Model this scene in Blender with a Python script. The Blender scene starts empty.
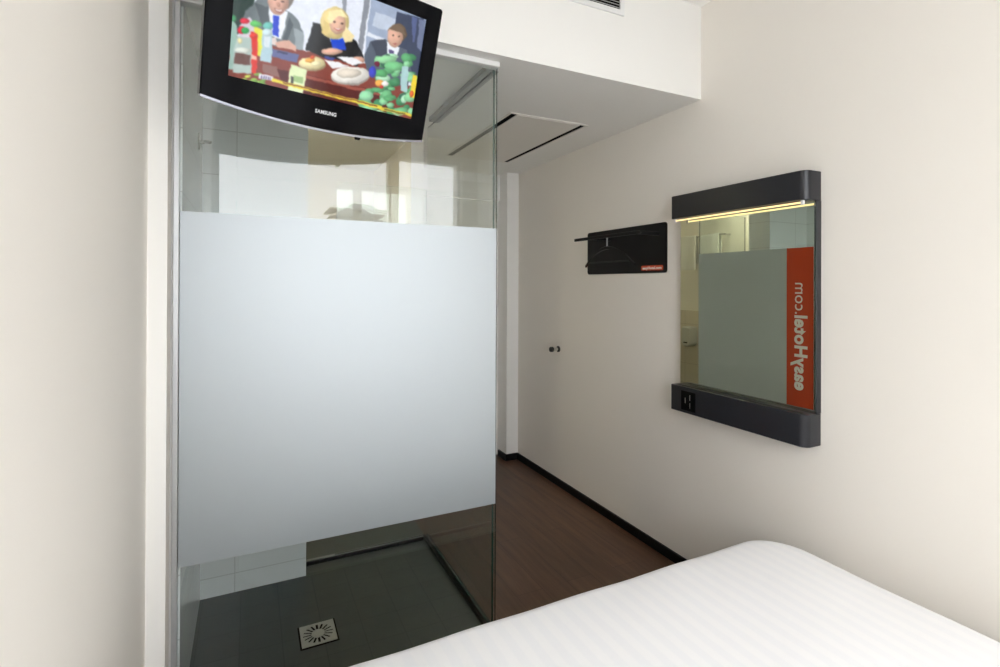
import bpy, bmesh, math, random
from mathutils import Vector, Matrix
import numpy as np

C = bpy.context.scene.collection
SC = bpy.context.scene
PI = math.pi
random.seed(7)

# flat picture on the television screen: p = polygon, e = ellipse (centre, axis, axis), in screen fractions
SHAPES = [
('p',(226,230,240),[(0.419,0.985),(0.532,1.055),(0.519,0.611),(0.443,0.62)]),
('p',(150,155,165),[(0.495,0.984),(0.518,0.998),(0.535,0.644),(0.523,0.638)]),
('p',(140,145,155),[(0.621,1.109),(0.654,1.13),(0.643,0.472),(0.614,0.458)]),
('p',(158,172,196),[(0.657,1.132),(1.018,1.116),(1.103,0.321),(0.659,0.428)]),
('p',(192,203,220),[(0.694,0.906),(0.821,0.901),(0.816,0.768),(0.684,0.774)]),
('p',(222,228,238),[(0.662,0.699),(0.814,0.693),(0.812,0.66),(0.66,0.66)]),
('p',(58,68,92),[(0.815,0.975),(0.983,1.001),(1.016,0.399),(0.911,0.437),(0.814,0.793)]),
('p',(84,96,140),[(0.906,0.979),(0.942,0.988),(0.95,0.757),(0.936,0.75)]),
('p',(110,120,150),[(0.953,0.984),(0.997,0.992),(1.007,0.676),(0.973,0.714)]),
('p',(46,66,62),[(-0.014,0.759),(0.092,0.783),(0.086,0.561),(0.056,0.391),(0.01,0.322),(-0.005,0.358)]),
('p',(112,122,126),[(0.124,0.759),(0.092,0.631),(0.057,0.545),(0.034,0.401),(0.106,0.327),(0.235,0.334),(0.333,0.351),(0.331,0.489),(0.299,0.608),(0.259,0.646),(0.232,0.653),(0.166,0.674)]),
('p',(84,93,98),[(0.092,0.631),(0.149,0.631),(0.185,0.413),(0.139,0.434)]),
('p',(78,88,94),[(0.254,0.611),(0.232,0.391),(0.248,0.388),(0.277,0.555)]),
('p',(150,160,165),[(0.279,0.532),(0.326,0.515),(0.335,0.372),(0.296,0.362)]),
('p',(232,236,245),[(0.148,0.654),(0.246,0.643),(0.226,0.407),(0.181,0.416)]),
('p',(34,66,200),[(0.178,0.582),(0.204,0.588),(0.213,0.423),(0.183,0.426)]),
('e',(150,140,130),(0.204,0.728),(0.059,0.034),(0.005,-0.097)),
('e',(212,165,146),(0.195,0.7),(0.049,0.028),(0.005,-0.101)),
('p',(150,90,82),[(0.175,0.643),(0.222,0.647),(0.215,0.621),(0.184,0.621)]),
('p',(240,225,220),[(0.18,0.64),(0.216,0.645),(0.213,0.634),(0.186,0.629)]),
('e',(60,45,45),(0.179,0.708),(0.007,0.004),(0.001,-0.006)),
('e',(60,45,45),(0.215,0.716),(0.007,0.004),(0.001,-0.006)),
('e',(190,140,122),(0.196,0.683),(0.008,0.004),(0.001,-0.018)),
('p',(132,62,52),[(0.11,0.215),(0.169,0.336),(0.329,0.369),(0.676,0.415),(0.858,0.303),(1.037,0.002),(1.002,-0.039),(0.619,-0.12),(0.35,0.011),(0.045,-0.011),(0.024,0.06)]),
('p',(86,30,30),[(0.199,0.149),(0.355,0.167),(0.695,0.185),(0.835,0.169),(0.87,-0.029),(0.615,-0.067),(0.365,-0.008),(0.28,0.006)]),
('p',(158,84,70),[(0.355,0.162),(0.695,0.18),(0.828,0.166),(0.829,0.147),(0.694,0.152),(0.357,0.133)]),
('p',(98,104,150),[(0.183,0.315),(0.321,0.326),(0.311,0.249),(0.189,0.248)]),
('p',(60,62,96),[(0.21,0.31),(0.263,0.313),(0.259,0.296),(0.208,0.295)]),
('p',(222,206,200),[(0.169,0.387),(0.199,0.416),(0.207,0.355),(0.175,0.339)]),
('p',(214,168,150),[(0.196,0.373),(0.258,0.418),(0.301,0.383),(0.306,0.343),(0.272,0.346),(0.208,0.337)]),
('p',(28,30,34),[(0.37,0.629),(0.436,0.636),(0.468,0.511),(0.526,0.516),(0.55,0.608),(0.604,0.591),(0.661,0.449),(0.628,0.367),(0.52,0.377),(0.438,0.358),(0.345,0.382)]),
('p',(30,74,205),[(0.449,0.614),(0.484,0.455),(0.553,0.479),(0.539,0.587),(0.507,0.556)]),
('e',(236,214,150),(0.48,0.684),(0.074,0.04),(0.01,-0.137)),
('p',(228,204,138),[(0.422,0.68),(0.418,0.558),(0.448,0.55),(0.459,0.653)]),
('p',(240,222,170),[(0.531,0.692),(0.588,0.623),(0.581,0.569),(0.542,0.544),(0.523,0.599)]),
('e',(228,184,160),(0.495,0.687),(0.04,0.021),(0.006,-0.09)),
('p',(248,232,180),[(0.441,0.763),(0.504,0.818),(0.541,0.771),(0.494,0.754),(0.461,0.664),(0.441,0.691)]),
('e',(70,50,50),(0.48,0.693),(0.007,0.004),(0.0,-0.007)),
('e',(70,50,50),(0.515,0.703),(0.008,0.004),(0.001,-0.007)),
('p',(180,80,80),[(0.478,0.639),(0.519,0.651),(0.503,0.623)]),
('p',(250,240,235),[(0.483,0.639),(0.515,0.649),(0.502,0.632)]),
('e',(226,180,158),(0.483,0.43),(0.056,0.027),(0.002,-0.032)),
('e',(214,166,146),(0.624,0.422),(0.041,0.019),(0.002,-0.035)),
('p',(60,76,150),[(0.441,0.375),(0.507,0.386),(0.494,0.36),(0.446,0.357)]),
('p',(236,236,240),[(0.51,0.393),(0.594,0.438),(0.66,0.413),(0.599,0.364)]),
('p',(240,240,242),[(0.443,0.346),(0.521,0.358),(0.584,0.352),(0.496,0.285)]),
('p',(86,96,112),[(0.655,0.478),(0.683,0.626),(0.767,0.695),(0.825,0.667),(0.908,0.66),(0.955,0.484),(0.949,0.314),(0.79,0.274),(0.681,0.36)]),
('p',(62,70,86),[(0.686,0.622),(0.767,0.695),(0.825,0.479),(0.737,0.491)]),
('p',(230,234,242),[(0.776,0.678),(0.862,0.658),(0.839,0.513),(0.795,0.532)]),
('p',(84,74,120),[(0.799,0.606),(0.827,0.609),(0.832,0.515),(0.803,0.528)]),
('e',(118,98,80),(0.836,0.783),(0.057,0.03),(0.008,-0.086)),
('e',(218,172,150),(0.824,0.74),(0.047,0.025),(0.008,-0.091)),
('p',(118,98,80),[(0.78,0.79),(0.809,0.847),(0.865,0.851),(0.889,0.784),(0.866,0.799),(0.813,0.802)]),
('e',(60,45,40),(0.809,0.753),(0.006,0.004),(0.0,-0.007)),
('e',(60,45,40),(0.847,0.762),(0.006,0.004),(0.0,-0.007)),
('p',(170,100,95),[(0.81,0.68),(0.844,0.69),(0.83,0.669)]),
('e',(190,170,130),(0.389,0.271),(0.069,0.032),(0.004,-0.058)),
('e',(240,226,172),(0.387,0.285),(0.066,0.031),(0.003,-0.053)),
('e',(232,170,80),(0.373,0.307),(0.025,0.013),(0.001,-0.021)),
('e',(245,235,190),(0.405,0.293),(0.026,0.013),(0.002,-0.021)),
('e',(215,90,60),(0.386,0.333),(0.014,0.007),(0.0,-0.014)),
('e',(190,180,170),(0.599,0.255),(0.108,0.048),(0.006,-0.076)),
('e',(244,240,232),(0.598,0.275),(0.106,0.047),(0.005,-0.076)),
('e',(225,215,200),(0.589,0.287),(0.069,0.031),(0.003,-0.043)),
('p',(150,182,172),[(-0.005,0.467),(0.023,0.417),(0.037,0.066),(0.003,0.051)]),
('e',(70,150,100),(0.005,0.46),(0.014,0.007),(0.001,-0.022)),
('p',(214,206,215),[(0.035,0.424),(0.073,0.51),(0.1,0.459),(0.109,0.26),(0.041,0.272)]),
('e',(222,60,80),(0.055,0.465),(0.021,0.011),(0.001,-0.021)),
('e',(226,50,70),(0.044,0.389),(0.018,0.009),(0.001,-0.031)),
('p',(226,222,70),[(0.1,0.454),(0.141,0.431),(0.143,0.219),(0.105,0.235)]),
('e',(104,196,110),(0.104,0.47),(0.025,0.013),(0.002,-0.026)),
('p',(216,52,44),[(0.085,0.401),(0.115,0.395),(0.127,0.061),(0.097,0.066)]),
('p',(240,190,170),[(0.095,0.217),(0.118,0.219),(0.119,0.183),(0.097,0.181)]),
('e',(226,70,60),(0.099,0.373),(0.017,0.009),(0.0,-0.018)),
('p',(178,196,190),[(0.029,0.332),(0.092,0.347),(0.102,0.054),(0.023,0.033),(0.019,0.216)]),
('p',(112,84,80),[(0.025,0.192),(0.093,0.211),(0.094,0.125),(0.023,0.101)]),
('e',(220,226,216),(0.057,0.23),(0.034,0.017),(0.002,-0.026)),
('e',(58,170,96),(0.061,0.393),(0.017,0.009),(0.001,-0.024)),
('e',(236,226,170),(0.04,0.298),(0.01,0.005),(0.001,-0.022)),
('p',(176,204,214),[(0.136,0.429),(0.182,0.435),(0.189,0.187),(0.137,0.186)]),
('p',(214,226,232),[(0.146,0.397),(0.174,0.403),(0.173,0.315),(0.147,0.311)]),
('e',(110,190,180),(0.159,0.486),(0.024,0.013),(0.002,-0.031)),
('e',(200,222,228),(0.157,0.43),(0.023,0.012),(0.001,-0.031)),
('p',(140,100,92),[(0.151,0.165),(0.217,0.172),(0.234,0.084),(0.154,0.091)]),
('p',(222,234,186),[(0.279,0.225),(0.367,0.207),(0.357,-0.016),(0.275,-0.006)]),
('p',(160,190,130),[(0.3,0.138),(0.351,0.136),(0.349,0.085),(0.3,0.084)]),
('p',(70,70,66),[(0.287,0.122),(0.301,0.123),(0.3,0.049),(0.288,0.054)]),
('e',(150,190,80),(0.129,0.063),(0.015,0.006),(0.0,-0.014)),
('e',(120,160,70),(0.134,0.066),(0.015,0.007),(0.0,-0.014)),
('e',(206,220,90),(0.178,0.058),(0.016,0.007),(0.001,-0.014)),
('e',(150,190,80),(0.071,-0.007),(0.014,0.007),(0.0,-0.014)),
('e',(120,160,70),(0.102,-0.005),(0.015,0.006),(0.0,-0.014)),
('e',(150,190,80),(0.138,0.007),(0.015,0.007),(0.0,-0.014)),
('e',(120,160,70),(0.154,0.023),(0.015,0.007),(0.0,-0.014)),
('e',(206,220,90),(0.067,-0.034),(0.015,0.006),(0.0,-0.014)),
('e',(206,220,90),(0.086,0.027),(0.015,0.007),(0.0,-0.013)),
('e',(232,226,130),(0.113,-0.005),(0.015,0.006),(0.001,-0.014)),
('e',(120,160,70),(0.151,-0.005),(0.015,0.007),(0.0,-0.014)),
('e',(120,160,70),(0.152,0.014),(0.015,0.007),(0.001,-0.014)),
('e',(150,190,80),(0.174,0.051),(0.015,0.006),(0.001,-0.014)),
('e',(150,190,80),(0.116,0.013),(0.015,0.006),(0.0,-0.014)),
('e',(120,160,70),(0.161,-0.008),(0.015,0.007),(0.001,-0.014)),
('e',(120,160,70),(0.118,0.0),(0.015,0.007),(0.001,-0.014)),
('p',(226,222,232),[(0.137,0.074),(0.202,0.08),(0.202,0.041),(0.136,0.036)]),
('p',(90,80,120),[(0.145,0.064),(0.15,0.064),(0.15,0.04),(0.145,0.04)]),
('p',(90,80,120),[(0.156,0.064),(0.161,0.064),(0.161,0.041),(0.155,0.041)]),
('p',(90,80,120),[(0.166,0.065),(0.171,0.065),(0.171,0.041),(0.166,0.041)]),
('p',(90,80,120),[(0.177,0.066),(0.182,0.066),(0.182,0.042),(0.176,0.042)]),
('p',(90,80,120),[(0.187,0.066),(0.192,0.066),(0.192,0.042),(0.187,0.042)]),
('e',(112,186,130),(0.784,0.201),(0.024,0.01),(0.003,-0.029)),
('e',(70,140,96),(0.931,0.594),(0.046,0.022),(0.004,-0.039)),
('e',(112,186,130),(0.741,0.021),(0.041,0.016),(0.003,-0.037)),
('e',(112,186,130),(0.877,0.462),(0.025,0.011),(0.002,-0.023)),
('e',(176,222,188),(0.827,0.187),(0.02,0.008),(0.004,-0.044)),
('e',(70,140,96),(0.781,0.453),(0.029,0.013),(0.003,-0.031)),
('e',(92,168,112),(0.716,0.161),(0.026,0.011),(0.003,-0.036)),
('e',(70,140,96),(0.863,0.031),(0.032,0.012),(0.005,-0.052)),
('e',(112,186,130),(0.748,0.479),(0.031,0.015),(0.004,-0.047)),
('e',(70,140,96),(0.963,0.453),(0.023,0.01),(0.002,-0.02)),
('e',(140,206,156),(0.931,0.425),(0.044,0.02),(0.003,-0.031)),
('e',(56,104,84),(0.815,0.252),(0.041,0.017),(0.003,-0.04)),
('e',(112,186,130),(0.728,-0.05),(0.024,0.009),(0.003,-0.039)),
('e',(176,222,188),(0.917,0.042),(0.046,0.017),(0.003,-0.037)),
('e',(176,222,188),(0.816,0.549),(0.044,0.021),(0.003,-0.028)),
('e',(140,206,156),(0.792,0.202),(0.019,0.008),(0.004,-0.038)),
('e',(70,140,96),(0.824,0.162),(0.035,0.013),(0.003,-0.028)),
('e',(56,104,84),(0.827,0.216),(0.018,0.008),(0.003,-0.03)),
('e',(112,186,130),(0.855,0.4),(0.026,0.012),(0.003,-0.03)),
('e',(112,186,130),(0.763,0.318),(0.023,0.01),(0.003,-0.043)),
('e',(112,186,130),(0.721,0.042),(0.035,0.013),(0.002,-0.023)),
('e',(70,140,96),(0.834,0.181),(0.023,0.009),(0.002,-0.025)),
('e',(92,168,112),(0.816,0.147),(0.034,0.014),(0.004,-0.049)),
('e',(140,206,156),(0.866,0.449),(0.019,0.008),(0.004,-0.042)),
('e',(70,140,96),(0.744,0.194),(0.022,0.009),(0.002,-0.022)),
('e',(112,186,130),(0.819,0.447),(0.022,0.01),(0.003,-0.027)),
('e',(112,186,130),(0.93,0.227),(0.028,0.011),(0.002,-0.023)),
('e',(70,140,96),(0.777,0.075),(0.029,0.011),(0.003,-0.04)),
('e',(92,168,112),(0.765,0.203),(0.042,0.017),(0.002,-0.023)),
('e',(112,186,130),(0.698,-0.044),(0.042,0.016),(0.002,-0.032)),
('e',(140,206,156),(0.993,0.076),(0.02,0.007),(0.003,-0.035)),
('e',(70,140,96),(0.919,0.158),(0.033,0.013),(0.004,-0.049)),
('e',(70,140,96),(0.96,0.106),(0.022,0.009),(0.002,-0.027)),
('e',(112,186,130),(0.7,0.04),(0.041,0.015),(0.004,-0.047)),
('e',(92,168,112),(0.956,0.277),(0.032,0.014),(0.002,-0.023)),
('e',(92,168,112),(0.814,0.416),(0.031,0.015),(0.002,-0.031)),
('e',(70,140,96),(0.971,0.262),(0.022,0.009),(0.005,-0.051)),
('e',(92,168,112),(0.855,0.094),(0.027,0.011),(0.002,-0.025)),
('e',(140,206,156),(0.853,0.09),(0.024,0.01),(0.002,-0.028)),
('e',(92,168,112),(0.928,0.534),(0.032,0.015),(0.003,-0.037)),
('e',(140,206,156),(0.808,0.109),(0.025,0.01),(0.003,-0.036)),
('e',(92,168,112),(0.801,0.274),(0.04,0.017),(0.004,-0.043)),
('e',(56,104,84),(0.797,0.528),(0.02,0.009),(0.003,-0.034)),
('e',(70,140,96),(0.761,0.349),(0.027,0.012),(0.003,-0.03)),
('e',(70,140,96),(0.755,0.375),(0.028,0.012),(0.002,-0.022)),
('e',(92,168,112),(0.687,0.081),(0.032,0.013),(0.002,-0.02)),
('e',(112,186,130),(0.821,0.178),(0.028,0.011),(0.004,-0.045)),
('e',(70,140,96),(0.86,0.324),(0.035,0.015),(0.004,-0.043)),
('e',(176,222,188),(0.791,-0.013),(0.03,0.011),(0.003,-0.027)),
('e',(92,168,112),(0.847,0.161),(0.04,0.016),(0.002,-0.026)),
('e',(112,186,130),(0.796,-0.023),(0.039,0.015),(0.002,-0.027)),
('e',(56,104,84),(0.796,0.475),(0.035,0.017),(0.004,-0.045)),
('e',(56,104,84),(0.927,0.21),(0.027,0.011),(0.003,-0.036)),
('e',(176,222,188),(0.936,0.184),(0.022,0.009),(0.004,-0.045)),
('e',(140,206,156),(0.723,0.003),(0.038,0.014),(0.002,-0.03)),
('e',(92,168,112),(0.911,0.586),(0.036,0.018),(0.004,-0.044)),
('e',(92,168,112),(0.973,0.283),(0.02,0.008),(0.005,-0.044)),
('e',(92,168,112),(0.84,0.147),(0.033,0.013),(0.002,-0.022)),
('e',(112,186,130),(0.845,0.247),(0.022,0.009),(0.002,-0.021)),
('e',(176,222,188),(0.992,0.25),(0.037,0.015),(0.005,-0.044)),
('e',(176,222,188),(0.787,0.33),(0.042,0.018),(0.003,-0.036)),
('e',(140,206,156),(0.966,0.404),(0.047,0.02),(0.003,-0.032)),
('e',(56,104,84),(0.885,0.495),(0.033,0.015),(0.003,-0.037)),
('e',(140,206,156),(0.97,0.217),(0.037,0.015),(0.005,-0.049)),
('e',(112,186,130),(0.926,0.057),(0.046,0.018),(0.004,-0.038)),
('e',(140,206,156),(0.918,0.525),(0.022,0.01),(0.004,-0.035)),
('e',(150,214,160),(0.787,0.51),(0.067,0.032),(0.003,-0.036)),
('e',(120,196,136),(0.843,0.472),(0.059,0.027),(0.004,-0.042)),
('e',(150,216,170),(0.701,0.115),(0.042,0.017),(0.003,-0.048)),
('e',(90,170,110),(0.768,0.367),(0.04,0.018),(0.003,-0.036)),
('e',(60,70,190),(0.718,0.355),(0.02,0.009),(0.005,-0.056)),
('e',(110,30,60),(0.738,0.444),(0.018,0.008),(0.002,-0.023)),
('e',(240,170,80),(0.77,0.271),(0.026,0.011),(0.002,-0.032)),
('e',(240,236,230),(0.804,0.28),(0.02,0.009),(0.002,-0.027)),
('e',(200,60,60),(0.786,0.24),(0.014,0.005),(0.001,-0.014)),
('p',(170,204,205),[(0.891,0.494),(0.934,0.503),(0.947,0.257),(0.902,0.261)]),
('p',(236,210,60),[(0.967,0.44),(0.993,0.445),(1.0,0.221),(0.969,0.22)]),
('e',(226,110,60),(0.978,0.252),(0.014,0.006),(0.003,-0.033)),
('p',(232,214,70),[(0.2,0.064),(0.802,0.058),(0.805,0.021),(0.199,0.035)]),
('p',(120,60,40),[(0.249,0.057),(0.774,0.051),(0.775,0.04),(0.25,0.047)]),
('p',(222,200,64),[(0.803,0.048),(1.005,0.055),(1.007,0.027),(0.805,0.015)]),
('p',(96,84,50),[(0.818,0.037),(0.957,0.04),(0.958,0.029),(0.819,0.026)]),
]


# ------------------------------------------------------------------ dimensions (metres; camera stands at x=0, y=0)
XL, XR = -0.268, 1.938            # room side walls
YW = -0.75                        # window wall
YB = 1.786                        # front face of the bulkhead
ZS, ZC = 2.287, 2.73              # soffit, ceiling
GY = 1.86                         # front pane of the shower
DX = 0.880                        # side pane of the shower
FY = 2.72                         # far pane of the shower
BX = -0.212                        # bathroom left wall
YE, YBB = 3.77, 4.10              # entrance door, bathroom end wall
FB, FT = 0.522, 1.622             # frosted film bottom / top

BATH = 80.0
# ------------------------------------------------------------------ materials
def mat(name):
    m = bpy.data.materials.new(name); m.use_nodes = True
    nt = m.node_tree; nt.nodes.clear()
    out = nt.nodes.new('ShaderNodeOutputMaterial')
    return m, nt, out

def N(nt, t, **kw):
    n = nt.nodes.new(t)
    for k, v in kw.items():
        if k in n.inputs: n.inputs[k].default_value = v
        else: setattr(n, k, v)
    return n

def col(r, g, b): return (r, g, b, 1.0)

def principled(name, base, rough=0.5, metal=0.0, spec=0.5, bump=0.0, bscale=200.0, var=0.0, vscale=3.0, coat=0.0):
    m, nt, out = mat(name)
    p = N(nt, 'ShaderNodeBsdfPrincipled', Roughness=rough, Metallic=metal)
    p.inputs['Base Color'].default_value = col(*base)
    p.inputs['Specular IOR Level'].default_value = spec
    p.inputs['Coat Weight'].default_value = coat
    nt.links.new(p.outputs[0], out.inputs[0])
    tc = N(nt, 'ShaderNodeTexCoord')
    if var:
        n = N(nt, 'ShaderNodeTexNoise', Scale=vscale, Detail=4.0)
        nt.links.new(tc.outputs['Object'], n.inputs['Vector'])
        mx = N(nt, 'ShaderNodeMix', data_type='RGBA')
        mx.inputs[6].default_value = col(*[c * (1 - var) for c in base])
        mx.inputs[7].default_value = col(*[min(1, c * (1 + var)) for c in base])
        nt.links.new(n.outputs['Fac'], mx.inputs[0])
        nt.links.new(mx.outputs[2], p.inputs['Base Color'])
    if bump:
        n = N(nt, 'ShaderNodeTexNoise', Scale=bscale, Detail=3.0)
        nt.links.new(tc.outputs['Object'], n.inputs['Vector'])
        b = N(nt, 'ShaderNodeBump', Strength=bump, Distance=0.002)
        nt.links.new(n.outputs['Fac'], b.inputs['Height'])
        nt.links.new(b.outputs[0], p.inputs['Normal'])
    return m

def emission(name, c, s):
    m, nt, out = mat(name)
    e = N(nt, 'ShaderNodeEmission', Strength=s); e.inputs[0].default_value = col(*c)
    nt.links.new(e.outputs[0], out.inputs[0])
    return m

def schlick(nt, f0=0.04):
    g = N(nt, 'ShaderNodeNewGeometry')
    d = N(nt, 'ShaderNodeVectorMath', operation='DOT_PRODUCT')
    nt.links.new(g.outputs['Incoming'], d.inputs[0]); nt.links.new(g.outputs['Normal'], d.inputs[1])
    a = N(nt, 'ShaderNodeMath', operation='ABSOLUTE'); nt.links.new(d.outputs['Value'], a.inputs[0])
    s = N(nt, 'ShaderNodeMath', operation='SUBTRACT'); s.inputs[0].default_value = 1.0
    nt.links.new(a.outputs[0], s.inputs[1])
    p = N(nt, 'ShaderNodeMath', operation='POWER'); p.inputs[1].default_value = 5.0
    nt.links.new(s.outputs[0], p.inputs[0])
    m = N(nt, 'ShaderNodeMath', operation='MULTIPLY_ADD'); m.inputs[1].default_value = 1 - f0; m.inputs[2].default_value = f0
    nt.links.new(p.outputs[0], m.inputs[0])
    return m.outputs[0]

def glass(name, tint, f0=0.045):
    m, nt, out = mat(name)
    t = N(nt, 'ShaderNodeBsdfTransparent'); t.inputs[0].default_value = col(*tint)
    g = N(nt, 'ShaderNodeBsdfGlossy', Roughness=0.0)
    mx = N(nt, 'ShaderNodeMixShader')
    nt.links.new(schlick(nt, f0), mx.inputs[0])
    nt.links.new(t.outputs[0], mx.inputs[1]); nt.links.new(g.outputs[0], mx.inputs[2])
    nt.links.new(mx.outputs[0], out.inputs[0])
    return m

def frosted(name, dcol, tcol, see):
    m, nt, out = mat(name)
    d = N(nt, 'ShaderNodeBsdfDiffuse'); d.inputs[0].default_value = col(*dcol)
    t = N(nt, 'ShaderNodeBsdfTranslucent'); t.inputs[0].default_value = col(*tcol)
    mx = N(nt, 'ShaderNodeMixShader'); mx.inputs[0].default_value = 0.5
    nt.links.new(d.outputs[0], mx.inputs[1]); nt.links.new(t.outputs[0], mx.inputs[2])
    g = N(nt, 'ShaderNodeBsdfGlossy', Roughness=0.5); g.inputs[0].default_value = (0.82, 0.865, 0.89, 1)
    m2 = N(nt, 'ShaderNodeMixShader'); nt.links.new(schlick(nt, 0.42), m2.inputs[0])
    nt.links.new(mx.outputs[0], m2.inputs[1]); nt.links.new(g.outputs[0], m2.inputs[2])
    tr = N(nt, 'ShaderNodeBsdfTransparent')
    m3 = N(nt, 'ShaderNodeMixShader'); m3.inputs[0].default_value = see
    nt.links.new(m2.outputs[0], m3.inputs[1]); nt.links.new(tr.outputs[0], m3.inputs[2])
    nt.links.new(m3.outputs[0], out.inputs[0])
    return m

def brick_mat(name, axes, bw, bh, c1, c2, mortar, msize, rough, offset=0.0, shift=(0, 0), noise=0.0, nscale=(4, 4, 4), bump=0.3, spec=0.5):
    """tiles / planks: axes = (texture-u axis, texture-v axis) of object space"""
    m, nt, out = mat(name)
    p = N(nt, 'ShaderNodeBsdfPrincipled', Roughness=rough); p.inputs['Specular IOR Level'].default_value = spec
    nt.links.new(p.outputs[0], out.inputs[0])
    tc = N(nt, 'ShaderNodeTexCoord'); sp = N(nt, 'ShaderNodeSeparateXYZ'); cb = N(nt, 'ShaderNodeCombineXYZ')
    nt.links.new(tc.outputs['Object'], sp.inputs[0])
    for i, a in enumerate(axes):
        ad = N(nt, 'ShaderNodeMath', operation='ADD'); ad.inputs[1].default_value = shift[i]
        nt.links.new(sp.outputs['XYZ'.index(a)], ad.inputs[0]); nt.links.new(ad.outputs[0], cb.inputs[i])
    b = N(nt, 'ShaderNodeTexBrick', offset=offset, offset_frequency=2, squash=1.0)
    b.inputs['Scale'].default_value = 1.0; b.inputs['Brick Width'].default_value = bw; b.inputs['Row Height'].default_value = bh
    b.inputs['Mortar Size'].default_value = msize; b.inputs['Mortar Smooth'].default_value = 0.1; b.inputs['Bias'].default_value = 0.0
    b.inputs['Color1'].default_value = col(*c1); b.inputs['Color2'].default_value = col(*c2); b.inputs['Mortar'].default_value = col(*mortar)
    nt.links.new(cb.outputs[0], b.inputs['Vector'])
    csock = b.outputs['Color']
    if noise:
        mp = N(nt, 'ShaderNodeMapping'); mp.inputs['Scale'].default_value = nscale
        nt.links.new(tc.outputs['Object'], mp.inputs[0])
        n = N(nt, 'ShaderNodeTexNoise', Scale=1.0, Detail=8.0, Roughness=0.65)
        nt.links.new(mp.outputs[0], n.inputs['Vector'])
        mr = N(nt, 'ShaderNodeMapRange'); mr.inputs['From Min'].default_value = 0.25; mr.inputs['From Max'].default_value = 0.75
        mr.inputs['To Min'].default_value = 1 - noise; mr.inputs['To Max'].default_value = 1 + noise
        nt.links.new(n.outputs['Fac'], mr.inputs[0])
        vm = N(nt, 'ShaderNodeVectorMath', operation='SCALE'); nt.links.new(csock, vm.inputs[0]); nt.links.new(mr.outputs[0], vm.inputs['Scale'])
        csock = vm.outputs[0]
    nt.links.new(csock, p.inputs['Base Color'])
    if bump:
        bp = N(nt, 'ShaderNodeBump', Strength=bump, Distance=0.002, invert=True)
        nt.links.new(b.outputs['Fac'], bp.inputs['Height']); nt.links.new(bp.outputs[0], p.inputs['Normal'])
    return m

M = {}
M['wall'] = principled('cream_wall_paint', (0.87, 0.832, 0.77), 0.7, spec=0.25, bump=0.08, bscale=350, var=0.01, vscale=1.5)
M['white'] = principled('white_paint', (0.86, 0.85, 0.82), 0.6, spec=0.3, bump=0.05, bscale=300)
M['ceil'] = principled('white_ceiling_paint', (0.90, 0.89, 0.87), 0.8, spec=0.2)
M['hatch'] = principled('cream_hatch_paint', (0.80, 0.77, 0.72), 0.6, spec=0.3)
M['black_base'] = principled('black_baseboard', (0.005, 0.005, 0.006), 0.4, spec=0.25)
M['wood'] = brick_mat('dark_wood_planks', ('Y', 'X'), 1.25, 0.135, (0.108, 0.054, 0.030), (0.086, 0.043, 0.023), (0.038, 0.018, 0.011), 0.0014, 0.38, offset=0.37, noise=0.45, nscale=(34, 2.2, 1), bump=0.1)
M['slate'] = brick_mat('dark_slate_tile', ('X', 'Y'), 0.15, 0.15, (0.062, 0.074, 0.070), (0.069, 0.081, 0.077), (0.046, 0.055, 0.052), 0.002, 0.42, noise=0.12, nscale=(9, 9, 9), shift=(0.03, 0.08), bump=0.25)
M['tile_x'] = brick_mat('white_wall_tile_end', ('X', 'Z'), 0.4, 0.2, (0.86, 0.88, 0.89), (0.88, 0.90, 0.91), (0.66, 0.67, 0.67), 0.002, 0.18, shift=(0.056, 0.114), bump=0.4)
M['tile_y'] = brick_mat('white_wall_tile_side', ('Y', 'Z'), 0.4, 0.2, (0.86, 0.88, 0.89), (0.88, 0.90, 0.91), (0.66, 0.67, 0.67), 0.002, 0.18, shift=(0.1, 0.114), bump=0.4)
M['tile_beige'] = brick_mat('beige_wall_tile', ('Y', 'Z'), 0.3, 0.2, (0.66, 0.60, 0.50), (0.68, 0.62, 0.52), (0.5, 0.45, 0.38), 0.002, 0.25, bump=0.3)
M['glass'] = glass('greenish_clear_glass', (0.962, 0.98, 0.970), 0.055)
M['winglass'] = glass('window_glass', (0.985, 0.985, 0.985), 0.03)
M['edge'] = principled('dark_green_glass_edge', (0.015, 0.055, 0.045), 0.1, spec=0.7)
M['film'] = frosted('frosted_film', (0.31, 0.355, 0.385), (0.90, 0.94, 0.96), 0.05)
M['filmd'] = frosted('frosted_film_door', (0.52, 0.58, 0.56), (0.90, 0.95, 0.94), 0.05)
M['orange'] = principled('orange_red_vinyl', (0.56, 0.055, 0.010), 0.45)
M['letter'] = principled('white_vinyl_lettering', (0.85, 0.80, 0.74), 0.5)
M['alu'] = principled('grey_aluminium', (0.55, 0.56, 0.57), 0.35, metal=0.6)
M['alu_white'] = principled('white_lacquered_profile', (0.80, 0.80, 0.79), 0.4)
M['track'] = principled('grey_track', (0.30, 0.31, 0.31), 0.4)
M['chrome'] = principled('chrome', (0.75, 0.75, 0.74), 0.12, metal=1.0)
M['steel'] = principled('brushed_steel', (0.52, 0.51, 0.46), 0.45, metal=0.35, bump=0.05, bscale=500)
M['dark'] = principled('black_void', (0.004, 0.004, 0.004), 0.7, spec=0.05)
M['rubber'] = principled('black_rubber', (0.012, 0.012, 0.012), 0.45)
M['anth'] = principled('anthracite_lacquer', (0.016, 0.0168, 0.0215), 0.30, spec=0.45, bump=0.03, bscale=600)
M['blackmetal'] = principled('black_powder_coat', (0.007, 0.007, 0.0075), 0.4, spec=0.22)
M['tvblack'] = principled('glossy_black_plastic', (0.005, 0.005, 0.006), 0.10, spec=0.05)
M['tvback'] = principled('matt_black_plastic', (0.012, 0.012, 0.014), 0.5)
M['silver'] = principled('silver_strip', (0.36, 0.36, 0.42), 0.3, metal=0.7)
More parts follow.
